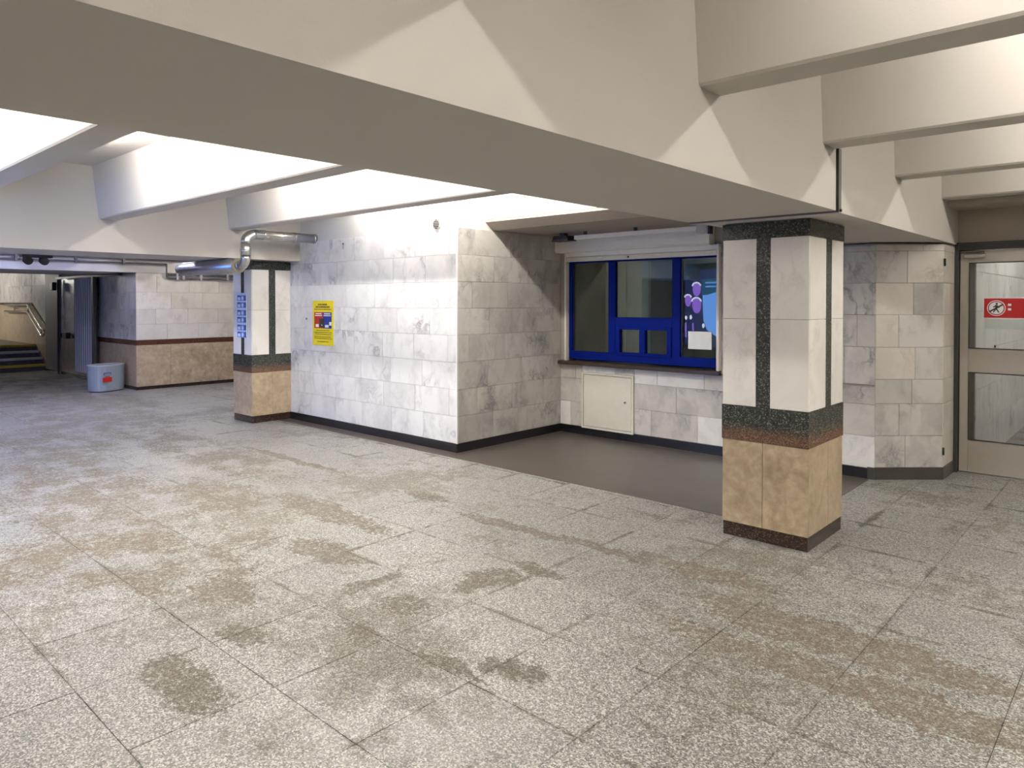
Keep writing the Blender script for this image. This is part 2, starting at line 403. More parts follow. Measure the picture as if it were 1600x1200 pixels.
# closing panel between the last rib and the wall over the door
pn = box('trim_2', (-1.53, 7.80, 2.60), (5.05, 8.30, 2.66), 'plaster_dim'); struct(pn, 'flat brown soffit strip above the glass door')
# cover strip over the expansion joint of the beam
ej = thing('joint_cover_strip', (-1.53, 4.72, 2.27), 'dark metal strip covering the expansion joint up the side of the beam', 'strip')
box('upright_strip', (-1.5299, 4.700, 2.262), (-1.516, 4.752, 2.66), 'strip', ej)
box('strip_edge', (-1.5299, 4.694, 2.262), (-1.514, 4.701, 2.66), 'black', ej)
box('bottom_strip', (-2.55, 4.704, 2.2555), (-1.516, 4.744, 2.262), 'conduit_light', ej)
box('bottom_edge', (-2.55, 4.698, 2.258), (-1.514, 4.7035, 2.2695), 'conduit', ej)
tube('screw', [(-1.516, 4.728, 2.272), (-1.505, 4.728, 2.272)], .009, 'black', ej, 8)

# ------------------------------------------------------------------ enclosing walls
def wall(name, a, b, mat, label): return struct(box(name, a, b, mat), label)
wall('wall_south', (-27, -3.4, 0), (9.5, -3.2, CZ), 'marble_cream', 'pale marble wall on the far side of the hall')
wall('wall_east', (9.5, -3.2, 0), (9.7, 13.2, CZ), 'marble_cream', 'pale marble end wall of the hall')
wall('wall_west', (-27.2, -3.2, 0), (-27, 13.2, CZ), 'marble_cream', 'pale end wall beyond the stairs')
wall('wall_northwest', (-14.48, 9.4, 0), (-9.4, 9.6, CZ), 'marble_cream', 'pale wall closing the side passage')

# ------------------------------------------------------------------ booth walls
wf = wall('wall_booth_front', (-9.36, 5.512, 0), (-5.862, 5.70, CZ), 'plaster_white', 'bright white marble tiled wall with the yellow poster')
tiles(wf, (-9.36, 5.5, 0), 0, 3.51, ROWS, 'marble', seed=3)
bb = box('baseboard_booth_front', (-9.36, 5.488, 0), (-5.838, 5.512, .10), 'skirting'); struct(bb, 'black skirting under the poster wall')
ws = wall('wall_booth_side', (-6.04, 5.70, 0), (-5.862, 7.38, CZ), 'plaster_white', 'grey veined marble side wall of the booth recess')
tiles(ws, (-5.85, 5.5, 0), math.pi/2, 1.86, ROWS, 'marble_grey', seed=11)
box('corner_trim', (-5.864, 5.497, .10), (-5.847, 5.514, 2.53), 'white', ws)
bs = box('baseboard_booth_side', (-5.86, 5.512, 0), (-5.838, 7.36, .10), 'skirting'); struct(bs, 'black skirting along the recess side wall')
wb = thing('wall_booth_back', (-3.9, 7.372, 0), 'grey veined marble wall under the blue ticket window', 'wall'); del wb['category']; struct(wb)
box('masonry', (-6.0, 7.372, 0), (-2.03, 7.55, .90), 'backing', wb)
box('masonry', (-3.62, 7.372, .90), (-2.03, 7.55, 2.25), 'backing', wb)
box('masonry', (-6.0, 7.372, .90), (-5.735, 7.55, 2.53), 'backing', wb)
box('masonry', (-5.735, 7.372, 2.30), (-2.5, 7.55, 2.60), 'backing', wb)
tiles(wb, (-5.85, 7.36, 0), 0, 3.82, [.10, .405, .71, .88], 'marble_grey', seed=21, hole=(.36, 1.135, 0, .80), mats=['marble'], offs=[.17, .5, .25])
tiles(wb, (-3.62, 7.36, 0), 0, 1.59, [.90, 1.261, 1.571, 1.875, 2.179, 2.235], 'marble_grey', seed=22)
bbk = box('baseboard_booth_back', (-5.838, 7.342, 0), (-2.036, 7.372, .10), 'skirting'); struct(bbk, 'black skirting under the ticket window')
# pier beside the door
wp = prism('wall_pier', [(-2.03, 7.369), (-1.563, 7.809), (-1.552, 8.30), (-2.03, 8.30)], 0, 2.248, 'backing', None, 'z'); struct(wp, 'cream marble chamfered pier between recess and glass door')
PR = [.113, .419, .725, .956, 1.261, 1.571, 1.875, 2.179, 2.238]
ang = math.atan2(7.80-7.36, -1.555+2.03); Lc = math.hypot(7.80-7.36, -1.555+2.03)
tiles(wp, (-2.03, 7.36, 0), ang, Lc, PR, 'marble_cream', tw=.7, seed=31, mats=['marble_grey'], offs=[.29, .23, .35, .38, .22, .36, .30, .45])
tiles(wp, (-1.553, 7.80, 0), math.atan2(.5, .006), .49, PR, 'marble_cream', tw=.7, seed=32)
prism('skirting', [(-2.03, 7.345), (-1.545, 7.795), (-1.534, 8.29), (-1.56, 8.29), (-1.565, 7.81), (-2.03, 7.37)], 0, .113, 'skirting_grey', wp, 'z')
box('skirting', (-2.09, 7.34, 0), (-2.028, 7.36, .113), 'skirting_grey', wp)
for z in (2.07, .27): tube('hinge', [(-1.545, 7.797, z-.035), (-1.545, 7.797, z+.035)], .009, 'black', wp, 8)

# booth interior
bi = box('wall_booth_inside', (-6.0, 9.4, 0), (-2.03, 9.5, 2.6), 'booth_in'); struct(bi, 'dim grey green wall inside the booth')
struct(box('floor_booth', (-6.0, 7.55, -.01), (-2.03, 9.4, .01), 'booth_in'), 'floor inside the booth')
struct(box('ceiling_booth', (-6.0, 7.55, 2.6), (-2.03, 9.4, 2.68), 'booth_light'), 'ceiling inside the booth')
struct(box('wall_booth_left', (-6.04, 7.40, 0), (-6.0, 9.4, 2.6), 'booth_in'), 'left wall inside the booth')
struct(box('wall_booth_right', (-2.06, 8.30, 0), (-2.03, 9.4, 2.6), 'booth_in'), 'right wall inside the booth')
cab = thing('office_cupboard', (-5.3, 8.6, 0), 'pale grey green cupboard seen through the middle pane', 'cupboard')
box('side_panel', (-5.83, 8.35, 0), (-5.10, 8.95, 2.35), 'booth_light', cab, .004)
box('door_panel', (-5.815, 8.335, .06), (-5.475, 8.35, 2.3), 'booth_light', cab, .003)
box('door_panel', (-5.465, 8.335, .06), (-5.115, 8.35, 2.3), 'booth_light', cab, .003)
box('plinth', (-5.82, 8.345, 0), (-5.11, 8.40, .05), 'booth_in', cab)

# ------------------------------------------------------------------ ticket window
W = thing('window_1', (-4.68, 7.40, .93), 'blue framed ticket window with five panes', 'window'); del W['category']; struct(W)
y0, y1 = 7.385, 7.435
zt = 2.22; zb = .975; xl, xr = -5.725, -3.625
def fr(n, a, b, c, d, mat='blue', ya=y0, yb=y1): return box(n, (a, ya, c), (b, yb, d), mat, W, .003)
fr('frame_rail', xl, xr, zb-.02, zb+.085); fr('frame_rail', xl, xr, zt-.03, zt+.04)
fr('frame_stile', xl, xl+.045, zb+.085, zt-.03); fr('frame_stile', xr-.035, xr, zb+.085, zt-.03)
fr('mullion', -5.115, -5.01, zb+.085, zt-.03); fr('mullion', -4.222, -4.118, zb+.085, zt-.03)
fr('transom', -5.01, -4.222, 1.395, 1.505)
sash = fr('hatch_frame', -5.00, -4.94, 1.04, 1.395, 'blue', y0-.012); fr('hatch_frame', -4.285, -4.225, 1.04, 1.395, 'blue', y0-.012)
fr('hatch_frame', -4.94, -4.285, 1.355, 1.395, 'blue', y0-.012); fr('hatch_frame', -4.94, -4.285, 1.04, 1.075, 'blue', y0-.012)
fr('hatch_mullion', -4.66, -4.58, 1.075, 1.355, 'blue', y0-.012)
for a, b, c, d in ((-5.68, -5.115, 1.06, 2.19), (-5.01, -4.222, 1.505, 2.19), (-4.118, -3.66, 1.06, 2.19), (-4.94, -4.66, 1.075, 1.355), (-4.58, -4.285, 1.075, 1.355)):
    box('pane', (a-.004, 7.412, c-.004), (b+.004, 7.416, d+.004), 'glass', W)
for a, c, d in ((-5.675, 1.065, 2.18), (-4.112, 1.065, 2.18)):
    box('gasket', (a, 7.404, c), (a+.014, 7.411, d), 'blue_dark', W)
sill = prism('counter_slab', [(7.30, .885), (7.30, .925), (7.306, .932), (7.55, .945), (7.55, .885)], -5.855, -3.60, 'brown_gasket', W)
box('reveal', (-3.622, 7.33, .94), (-3.60, 7.45, 2.30), 'shutter', W)
# roller shutter
R = thing('roller_shutter', (-4.68, 7.33, 2.2), 'off white metal roller shutter rolled up above the ticket window', 'shutter')
prism('shutter_box', [(7.24, 2.525), (7.24, 2.345), (7.262, 2.325), (7.372, 2.325), (7.372, 2.525)], -5.85, -3.70, 'shutter', R)
box('end_plate', (-3.70, 7.235, 2.32), (-3.685, 7.372, 2.528), 'shutter', R)
box('slat', (-5.73, 7.315, 2.266), (-3.625, 7.33, 2.326), 'shutter', R, .004)
bt = box('bottom_bar', (-5.725, 7.305, 2.205), (-3.63, 7.335, 2.262), 'white_metal', R, .004)
for x in (-5.66, -5.18, -4.36, -3.72): box('bar_stud', (x-.035, 7.298, 2.237), (x+.035, 7.305, 2.25), 'shutter', bt)
tube('lock_hole', [(-4.77, 7.306, 2.235), (-4.77, 7.300, 2.235)], .012, 'black', bt, 10)
box('guide_rail', (-5.745, 7.31, .935), (-5.722, 7.372, 2.33), 'shutter', R); box('guide_rail', (-3.632, 7.31, .935), (-3.605, 7.372, 2.33), 'shutter', R)
# service hatch
H = thing('service_hatch', (-5.1, 7.35, .09), 'cream metal service door low under the ticket window', 'hatch')
for a, b in (((-5.49, 7.335, .09), (-5.465, 7.37, .80)), ((-4.74, 7.335, .09), (-4.715, 7.37, .80)), ((-5.465, 7.335, .09), (-4.74, 7.37, .115)), ((-5.465, 7.335, .775), (-4.74, 7.37, .80))):
    box('frame', a, b, 'white_metal', H, .002)
dr = box('door', (-5.46, 7.339, .12), (-4.745, 7.36, .77), 'white_metal', H, .003)
lk = disc('lock', (-4.835, 7.339, .468), (0, -1, 0), .018, .006, 'steel', dr); disc('keyhole', (-4.835, 7.3325, .468), (0, -1, 0), .009, .003, 'black', dr)
# paper in the right hand pane
pp = box('notice_sheet', (-4.025, 7.405, 1.157), (-3.735, 7.4085, 1.357), 'paper'); tag(pp, 'blank white sheet taped inside the right ticket pane', 'paper')

# rail, bracket and loudspeaker under the soffit
rl = thing('awning_rail', (-4.5, 6.9, 2.48), 'square metal rail fixed under the recess soffit', 'rail')
box('rail', (-5.25, 6.86, 2.44), (-3.62, 6.91, 2.49), 'shutter', rl, .004)
for x in (-5.1, -4.4): box('hanger', (x-.015, 6.87, 2.489), (x+.015, 6.90, 2.532), 'black', rl)
br = box('end_bracket', (-3.63, 6.83, 2.41), (-3.50, 6.94, 2.515), 'conduit_light', rl, .006); box('bracket_plate', (-3.505, 6.85, 2.40), (-3.48, 6.92, 2.50), 'black', br)
sp = thing('ceiling_speaker', (-5.5, 6.95, 2.45), 'small black box loudspeaker under the soffit corner', 'speaker')
prism('body', [(-5.60, 2.435), (-5.33, 2.435), (-5.37, 2.50), (-5.56, 2.50)], 6.86, 7.02, 'black', sp, 'y')
box('mount', (-5.50, 6.90, 2.499), (-5.43, 6.97, 2.532), 'black', sp); box('grille', (-5.585, 6.853, 2.44), (-5.345, 6.86, 2.455), 'conduit', sp)

# ------------------------------------------------------------------ columns
def column(x0, x1, ya, yb, label, sx, sy, capside=None):
    c = thing('column', ((x0+x1)/2, (ya+yb)/2, 0), label, 'column'); e = .012
    box('core', (x0+e, ya+e, 0), (x1-e, yb-e, 2.262), 'backing', c)
    def face(n, u0, u1, z0, z1, side, mat, proud=0., b=.0015):
        if side == 's': box(n, (u0, ya-proud, z0), (u1, ya+e, z1), mat, c, b)
        if side == 'n': box(n, (u0, yb-e, z0), (u1, yb+proud, z1), mat, c, b)
        if side == 'e': box(n, (x1-e, u0, z0), (x1+proud, u1, z1), mat, c, b)
        if side == 'w': box(n, (x0-proud, u0, z0), (x0+e, u1, z1), mat, c, b)
    for side in 'snew':
        if side in 'sn': a, b, s0, s1 = x0, x1, sx[0], sx[1]
        else: a, b, s0, s1 = ya+e, yb-e, sy[0], sy[1]
        g = .0015
        for u, v in ((a, s0), (s1, b)):
            for z0, z1 in ((.95, 1.575), (1.575, 2.142)): face('marble_panel', u+g, v-g, z0+g, z1-g, side, 'marble_col')
        face('granite_strip', s0, s1, .95, 2.142, side, 'granite', -.001)
        face('granite_band', a-.004, b+.004, .702, .949, side, 'granite', .004)
        face('granite_cap', a-.004, b+.004, 2.143, 2.255, side, 'granite', .004)
        m = (s0+s1)/2
        face('tan_slab', a+g, m-g, .10, .701, side, 'tan'); face('tan_slab', m+g, b-g, .10, .701, side, 'tan')
        i = .006
        face('plinth', a+i if side in 'sn' else a, b-i if side in 'sn' else b, 0, .098, side, 'granite_brown', -i)
    return c
column(-2.383, -1.765, 4.90, 5.59, 'nearest square pillar clad in white marble, black granite strips and tan base', (-2.133, -2.032), (5.226, 5.342))
column(-9.89, -9.355, 4.90, 5.498, 'distant marble and granite pillar joined to the poster wall, pictogram sheet on it', (-9.661, -9.569), (5.16, 5.26))

# ------------------------------------------------------------------ posters and signs
def dashes(parent, x0, x1, z, h, y, mat, rnd, n='text_line'):
    """one line of small print made of word-long strokes"""
    x = x0; vs, fs = [], []
    while x < x1-.004:
        ww = min(rnd.uniform(.010, .030), x1-x); k = len(vs)
        for (u, v) in ((x, z), (x+ww, z), (x+ww, z+h), (x, z+h)): vs += [(u, y, v), (u, y-.0006, v)]
        a = [k, k+2, k+4, k+6]; f = [k+1, k+3, k+5, k+7]
        fs += [f, a[::-1]] + [[a[i], a[(i+1) % 4], f[(i+1) % 4], f[i]] for i in range(4)]
        x += ww + .006
    c = Vector(((x0+x1)/2, y, z)); o = link(n, mesh(n, [Vector(v)-c for v in vs], fs), mat, parent, c); o['kind'] = 'stuff'; return o
P = thing('warning_poster', (-8.51, 5.498, 1.1), 'yellow warning poster with red and blue pictures on the white marble wall', 'poster')
rnd = random.Random(4); yp = 5.4945
box('sheet', (-8.765, 5.495, 1.095), (-8.262, 5.4985, 1.708), 'yellow', P)
dashes(P, -8.63, -8.41, 1.645, .020, yp, 'ink', rnd); dashes(P, -8.69, -8.35, 1.612, .020, yp, 'ink', rnd); dashes(P, -8.725, -8.305, 1.583, .013, yp, 'ink_brown', rnd)
box('red_panel', (-8.725, 5.4935, 1.330), (-8.515, 5.495, 1.550), 'red', P); box('blue_panel', (-8.515, 5.4935, 1.330), (-8.305, 5.495, 1.550), 'poster_blue', P)
for a, b in ((-8.695, -8.545), (-8.485, -8.335)):
    box('white_caption', (a, 5.4925, 1.522), (b, 5.4935, 1.537), 'white', P); box('white_caption', (a-.01, 5.4925, 1.498), (b+.01, 5.4935, 1.510), 'white', P)
box('black_figure', (-8.60, 5.4922, 1.345), (-8.48, 5.4935, 1.462), 'ink', P); box('white_box', (-8.69, 5.4922, 1.345), (-8.615, 5.4935, 1.385), 'white', P)
box('white_box', (-8.46, 5.4922, 1.342), (-8.375, 5.4935, 1.378), 'white', P); box('white_box', (-8.36, 5.4922, 1.372), (-8.305, 5.4935, 1.420), 'white', P); box('white_box', (-8.545, 5.4915, 1.365), (-8.53, 5.4922, 1.382), 'white', P)
for z, a, b in ((1.295, -8.67, -8.36), (1.268, -8.73, -8.30), (1.243, -8.70, -8.31), (1.208, -8.725, -8.32), (1.185, -8.73, -8.295), (1.143, -8.65, -8.37)): dashes(P, a, b, z, .010, yp, 'ink_brown', rnd)
# pictogram sheet on the far pillar
Q = thing('pictogram_sheet', (-9.635, 4.888, 1.19), 'narrow pale blue sheet of six small pictures on the distant pillar', 'poster')
box('sheet', (-9.78, 4.8935, 1.188), (-9.49, 4.8985, 1.818), 'pale_blue', Q)
for i in range(6):
    z = 1.80 - .094*(i+1) - .012*(i//2) - .004*i
    pc = box('picture', (-9.755, 4.892, z), (-9.505, 4.8935, z+.078), 'mid_blue', Q)
    box('picture_edge', (-9.532, 4.8912, z), (-9.505, 4.892, z+.078), 'navy', pc); box('picture_edge', (-9.745, 4.8912, z+.064), (-9.66, 4.892, z+.078), 'navy', pc)
    disc('pale_figure', (-9.60, 4.892, z+.036), (0, -1, 0), .030, .0009, 'pale_blue', pc, 12); box('pale_figure', (-9.735, 4.8911, z+.01), (-9.665, 4.892, z+.05), 'pale_blue', pc)

# round vent and wall studs
V = thing('wall_vent', (-6.18, 5.51, 2.572), 'small round grille vent high on the poster wall near its corner', 'vent')
ring = tube('rim', [(-6.18, 5.512, 2.585), (-6.18, 5.485, 2.585)], .062, 'white_metal', V, 20, False); disc('dark_throat', (-6.18, 5.4865, 2.585), (0, -1, 0), .052, .002, 'black', V)
for i in range(5):
    z = 2.585-.036+.018*i; hw = math.sqrt(max(.0001, .05**2-(z-2.585)**2)); box('louvre', (-6.18-hw, 5.478, z-.003), (-6.18+hw, 5.485, z+.003), 'conduit_light', V)
st = disc('wall_plug', (-8.93, 5.5, 1.455), (0, -1, 0), .014, .006, 'conduit'); tag(st, 'tiny grey wall plug in the marble left of the yellow poster', 'plug')
sk = thing('wall_socket_plate', (-8.03, 5.506, 2.43), 'tiny key-shaped metal fitting above the grey marble course', 'fitting'); disc('disc', (-8.03, 5.499, 2.46), (0, -1, 0), .014, .008, 'conduit', sk, 10); box('tail', (-8.042, 5.493, 2.39), (-8.018, 5.4995, 2.45), 'conduit_light', sk)

# ------------------------------------------------------------------ ventilation duct
D = thing('ventilation_duct', (-8.7, 4.9, 2.2), 'silver ventilation pipe bending past the distant pillar into the poster wall', 'duct')
xd, yd, zt_, zl, r = -8.72, 4.49, 2.565, 2.165, .062; er = .12
tube('wall_run', [(xd, 5.51, zt_), (xd, yd+er, zt_)], r, 'steel', D, 18)
tube('upper_elbow', arc((xd, yd+er, zt_-er), (0, 0, 1), (0, -1, 0), er), r, 'steel', D, 18)
tube('riser', [(xd, yd, zt_-er), (xd, yd, zl+er)], r, 'steel', D, 18)
tube('lower_elbow', arc((xd-er, yd, zl+er), (1, 0, 0), (0, 0, -1), er), r, 'steel', D, 18)
for a, b in (((xd, 5.20, zt_), (xd, 5.17, zt_)), ((xd, 4.75, zt_), (xd, 4.72, zt_)), ((xd, yd, 2.36), (xd, yd, 2.335)), ((xd, 5.495, zt_), (xd, 5.47, zt_))): tube('seam_ring', [a, b], r+.005, 'steel', D, 18)
tube('duct_stub', [(xd-er, yd, zl), (xd-.22, yd, zl)], r, 'steel', D, 18)
ins = tube('wrapped_run', [(xd-.20, yd, zl), (-10.55, yd, zl), (-10.62, yd, zl)], .098, 'foil', D, 20, radii=[.098, .098, .085])
tube('insulation_edge', [(xd-.185, yd, zl), (xd-.203, yd, zl)], .096, 'insulation', ins, 20)
tube('end_collar', [(-10.62, yd, zl), (-10.70, yd, zl)], .07, 'steel', D, 18)

# ------------------------------------------------------------------ pipes on the far wall
C1 = thing('cable_conduit', (-14.42, 4.5, 2.45), 'pair of thin dark conduits running along the far lintel', 'conduit')
for z, rr, m in ((2.50, .016, 'conduit'), (2.425, .016, 'conduit')): tube('pipe', [(-14.43, -3.1, z), (-14.43, 7.6 if z > 2.45 else 5.80, z)], rr, m, C1, 8)
tube('drop_pipe', [(-14.43, 5.80, 2.43), (-14.43, 5.80, 2.155)], .016, 'conduit', C1, 8)
for yy in (2.2, 3.3, 4.2, 5.0): box('clip', (-14.455, yy, 2.40), (-14.41, yy+.04, 2.52), 'conduit', C1)
C2 = thing('cable_tray', (-14.42, 6.8, 2.19), 'grey pipe run along the far marble wall behind the pillar', 'conduit')
tube('pipe', [(-14.43, 5.822, 2.235), (-14.43, 8.2, 2.235)], .022, 'conduit', C2, 8); tube('pipe', [(-14.43, 5.822, 2.165), (-14.43, 8.2, 2.165)], .020, 'conduit', C2, 8)
for yy in (5.98, 6.10, 6.45, 7.0): box('clip', (-14.455, yy, 2.13), (-14.40, yy+.04, 2.26), 'conduit_light', C2)
sl = thing('spot_light_pair', (-10.2, 2.4, 2.4), 'pair of dark round fittings under the far beam at the left', 'spotlight')
box('mount', (-10.30, 2.40, 2.235), (-10.16, 2.72, 2.268), 'black', sl)
for yy in (2.47, 2.64): tube('lamp_head', [(-10.19, yy, 2.19), (-10.27, yy, 2.21), (-10.32, yy, 2.225)], .05, 'black', sl, 12, radii=[.05, .05, .03])

# ------------------------------------------------------------------ far wall, passage wall and stairs
FR = [.955, 1.257, 1.546, 1.873, 2.238]
def dado(parent, start, rz, length, seed):
    tiles(parent, start, rz, length, [.065, .855], 'tan', tw=.95, seed=seed, name='tan_slab'); tiles(parent, start, rz, length, [.855, .955], 'granite_red', tw=1.2, seed=seed+1, th=.02, name='band_strip')
    tiles(parent, start, rz, length, [.0, .065], 'granite_brown', tw=1.2, seed=seed+2, th=.02, name='skirting')
wx = wall('wall_far', (-14.68, 5.44, 0), (-14.492, 9.4, 2.25), 'backing', 'far cream marble wall with brown granite band and tan dado')
tiles(wx, (-14.48, 5.25, 0), math.pi/2, 4.1, FR, 'marble_cream', tw=.62, seed=41); dado(wx, (-14.48, 5.25, 0), math.pi/2, 4.1, 42)
wr = wall('wall_passage', (-19.06, 5.262, 0), (-14.492, 5.44, 2.62), 'backing', 'bluish shaded marble wall of the passage beside the bin')
tiles(wr, (-19.06, 5.25, 0), 0, 4.58, FR, 'marble_grey', tw=.62, seed=51); dado(wr, (-19.06, 5.25, 0), 0, 4.58, 52)
pl = wall('wall_pilaster', (-20.15, 5.22, 0), (-19.06, 5.6, 2.62), 'pilaster', 'plain grey brown stone pilaster at the foot of the stairs')
box('skirting', (-20.15, 5.205, 0), (-19.06, 5.22, .07), 'granite_brown', pl)
wst = wall('wall_stair', (-27, 5.342, 0), (-20.15, 5.5, 2.62), 'backing', 'veined marble wall beside the stairs with sloping tan dado')
def zz(x): return 1.05 if x > -20.3 else (1.05+(-20.3-x)*.46 if x > -21.7 else 1.70)
prism('tan_slab', [(-20.15, 0), (-27, 0), (-27, 1.60), (-21.7, 1.60), (-20.3, .95), (-20.15, .95)], 5.33, 5.343, 'tan', wst, 'y')
prism('dado_cap', [(-20.15, .95), (-20.3, .95), (-21.7, 1.60), (-27, 1.60), (-27, 1.66), (-21.7, 1.66), (-20.3, 1.01), (-20.15, 1.01)], 5.318, 5.343, 'granite_brown', wst, 'y')
for a, b, z0, z1 in ((-27, -24, 1.66, 2.60), (-24, -21.72, 1.66, 2.1), (-24, -21.72, 2.1, 2.60), (-21.7, -20.16, 2.1, 2.60)):
    box('marble_tile', (a+.003, 5.33, z0+.003), (b-.003, 5.343, z1-.003), 'marble_grey', wst, .0015)
prism('marble_tile', [(-20.16, 1.02), (-20.3, 1.02), (-21.69, 1.665), (-21.69, 2.097), (-20.16, 2.097)], 5.33, 5.343, 'marble_grey', wst, 'y')
stt = thing('stairs', (-20.4, 3, 0), 'short flight of dark steps with yellow and white painted edges', 'stairs')
for i in range(4):
    xa = -20.45-.31*i; s = box('step', (-26.99 if i == 3 else xa-.33, -1, 0), (xa, 5.315, .15*(i+1)), 'step', stt)
    box('painted_nosing', (xa-.10, -1, .15*(i+1)), (xa+.004, 5.315, .15*(i+1)+.004), 'yellow_line' if i in (0, 3) else 'white_line', s)
    box('painted_nosing', (xa, -1, .15*(i+1)-.05), (xa+.004, 5.315, .15*(i+1)), 'yellow_line' if i in (0, 3) else 'white_line', s)
hr = thing('handrail', (-20.6, 5.25, .9), 'double polished steel handrail on the stair wall', 'handrail')
def rail(dz, x0): return [(x0, 5.22, 1.28+dz*.3), (-20.55, 5.22, 1.06+dz)] if 0 else None
for dz in (.0, -.17):
    tube('rail', [(-24, 5.24, 1.60+dz), (-21.75, 5.24, 1.60+dz), (-20.55, 5.24, 1.02+dz), (-20.42, 5.24, 1.02+dz)], .024, 'chrome', hr, 10)
tube('end_loop', [(-20.42, 5.24, 1.03), (-20.36, 5.24, .99), (-20.36, 5.24, .88), (-20.42, 5.24, .85)], .024, 'chrome', hr, 10)
for x, z in ((-21.7, 1.5), (-20.6, .95), (-23, 1.5)):
    tube('bracket', [(x, 5.33, z), (x, 5.24, z)], .016, 'chrome', hr, 8); tube('post', [(x, 5.24, z-.09), (x, 5.24, z+.09)], .016, 'chrome', hr, 8)
# folded gate in front of the passage wall
gt = thing('folding_gate', (-16.9, 5.1, .1), 'folded grey metal concertina gate of narrow upright slats', 'gate')
box('gap_shade_sheet', (-17.64, 5.16, .17), (-16.36, 5.175, 2.20), 'door_dark', gt)  # dark sheet added to put shade into the gaps between slats
slm = None
for i in range(9):
    x = -17.57+.138*i
    if slm is None:
        n = 10; pr = [(.038*math.cos(math.pi*k/n), -.05*math.sin(math.pi*k/n)) for k in range(n+1)]
        slm = prism('slat', pr, .17, 2.19, 'gate', None, 'z'); sm = slm.data; bpy.data.objects.remove(slm)
    link('slat', sm, 'gate', gt, (x, 5.12, 1.18))
box('top_rail', (-18.9, 5.10, 2.205), (-14.9, 5.16, 2.25), 'black', gt); box('gate_post', (-16.35, 5.06, 0), (-16.26, 5.12, 2.205), 'door_dark', gt)
box('gate_post', (-19.02, 5.16, 0), (-18.985, 5.20, 2.205), 'door_dark', gt); box('lock_box', (-19.10, 5.05, 1.95), (-18.94, 5.14, 2.14), 'black', gt, .01); box('lock_box', (-18.45, 5.10, .86), (-18.15, 5.20, 1.0), 'black', gt, .01)
# bin
bn = thing('litter_bin', (-14.75, 4.87, 0), 'blue grey oval metal bin with a red sticker by the far wall', 'bin')
def oval(rx, ry, z): return [(rx*math.copysign(abs(math.cos(a))**.7, math.cos(a)), ry*math.copysign(abs(math.sin(a))**.7, math.sin(a)), z) for a in [2*math.pi*i/28 for i in range(28)]]
vs = oval(.215, .315, .02) + oval(.225, .33, .5) + oval(.205, .31, .5) + oval(.20, .30, .06)
fs = [[r*28+i, r*28+(i+1) % 28, (r+1)*28+(i+1) % 28, (r+1)*28+i] for r in range(3) for i in range(28)] + [list(range(27, -1, -1)), list(range(84, 112))]
BA = math.radians(24)
link('body', mesh('body', vs, fs), 'bin', bn, (-14.86, 4.84, 0), BA)
ro = [Vector(v) for v in oval(.228, .333, .488) + oval(.228, .333, .506) + oval(.200, .305, .506) + oval(.200, .305, .488)]
link('rim', mesh('rim', ro, [[r*28+i, r*28+(i+1) % 28, ((r+1) % 4)*28+(i+1) % 28, ((r+1) % 4)*28+i] for r in range(4) for i in range(28)]), 'conduit_light', bn, (-14.86, 4.84, 0), BA)
fo = [Vector(v) for v in oval(.20, .30, 0) + oval(.20, .30, .02)]
link('foot', mesh('foot', fo, [[i, (i+1) % 28, 28+(i+1) % 28, 28+i] for i in range(28)]+[list(range(27, -1, -1)), list(range(28, 56))]), 'black', bn, (-14.86, 4.84, 0), BA)
RB = Matrix.Rotation(BA, 3, 'Z')
def onbin(n, y, z, dy, dz, mat): link(n, boxmesh(n, .006, dy, dz, mat), mat, bn, Vector((-14.86, 4.84, 0)) + RB @ Vector((.224, y, z)), BA)
onbin('sticker', -.17, .235, .20, .085, 'red'); onbin('sticker', -.17, .292, .10, .016, 'red')
onbin('emblem_arc', -.17, .362, .14, .010, 'poster_blue'); onbin('emblem_arc', -.245, .34, .010, .04, 'poster_blue'); onbin('emblem_arc', -.095, .34, .010, .04, 'poster_blue')

# ------------------------------------------------------------------ glass door and the corridor behind it
dw = wall('wall_door', (-1.545, 8.30, 2.28), (5.05, 8.45, CZ), 'plaster_dim', 'brownish wall over the glass door')
struct(box('wall_door_side', (.9, 8.30, 0), (9.5, 8.45, 2.28), 'marble_cream'), 'marble wall right of the glass door')
DR = thing('door_1', (-1.1, 8.29, 0), 'grey aluminium glazed door standing shut beside the pier', 'door'); del DR['category']; struct(DR)
box('door_frame', (-1.545, 8.22, 0), (-1.512, 8.34, 2.28), 'door_dark', DR); box('header', (-1.512, 8.24, 2.205), (.9, 8.34, 2.28), 'door_dark', DR); box('door_frame', (.86, 8.24, 0), (.9, 8.34, 2.205), 'door_dark', DR)
for n, xa in enumerate((-1.506, -.32)):
    xb = xa+1.17; L = box('door_leaf', (xa, 8.27, .012), (xa+.075, 8.315, 2.20), 'door_metal', DR, .003)
    box('leaf_stile', (xb-.075, 8.27, .012), (xb, 8.315, 2.20), 'door_metal', DR, .003)
    for z0, z1 in ((.012, .33), (1.0, 1.235), (2.08, 2.20)): box('leaf_rail', (xa+.0751, 8.272, z0), (xb-.0751, 8.313, z1), 'door_metal', DR, .003)
    for z0, z1 in ((.33, 1.0), (1.235, 2.08)):
        pa = box('pane', (xa+.07, 8.290, z0-.005), (xb-.07, 8.295, z1+.005), 'glass_clear', DR)
        for q in ((xa+.075, xa+.083, z0, z1), (xb-.083, xb-.075, z0, z1), (xa+.083, xb-.083, z0, z0+.008), (xa+.083, xb-.083, z1-.008, z1)): box('bead', (q[0], 8.268, q[2]), (q[1], 8.289, q[3]), 'door_dark', DR)
cl = box('door_closer', (-1.47, 8.225, 2.125), (-1.29, 8.268, 2.165), 'steel', DR, .006); box('closer_arm', (-1.50, 8.235, 2.172), (-1.30, 8.25, 2.184), 'black', cl)
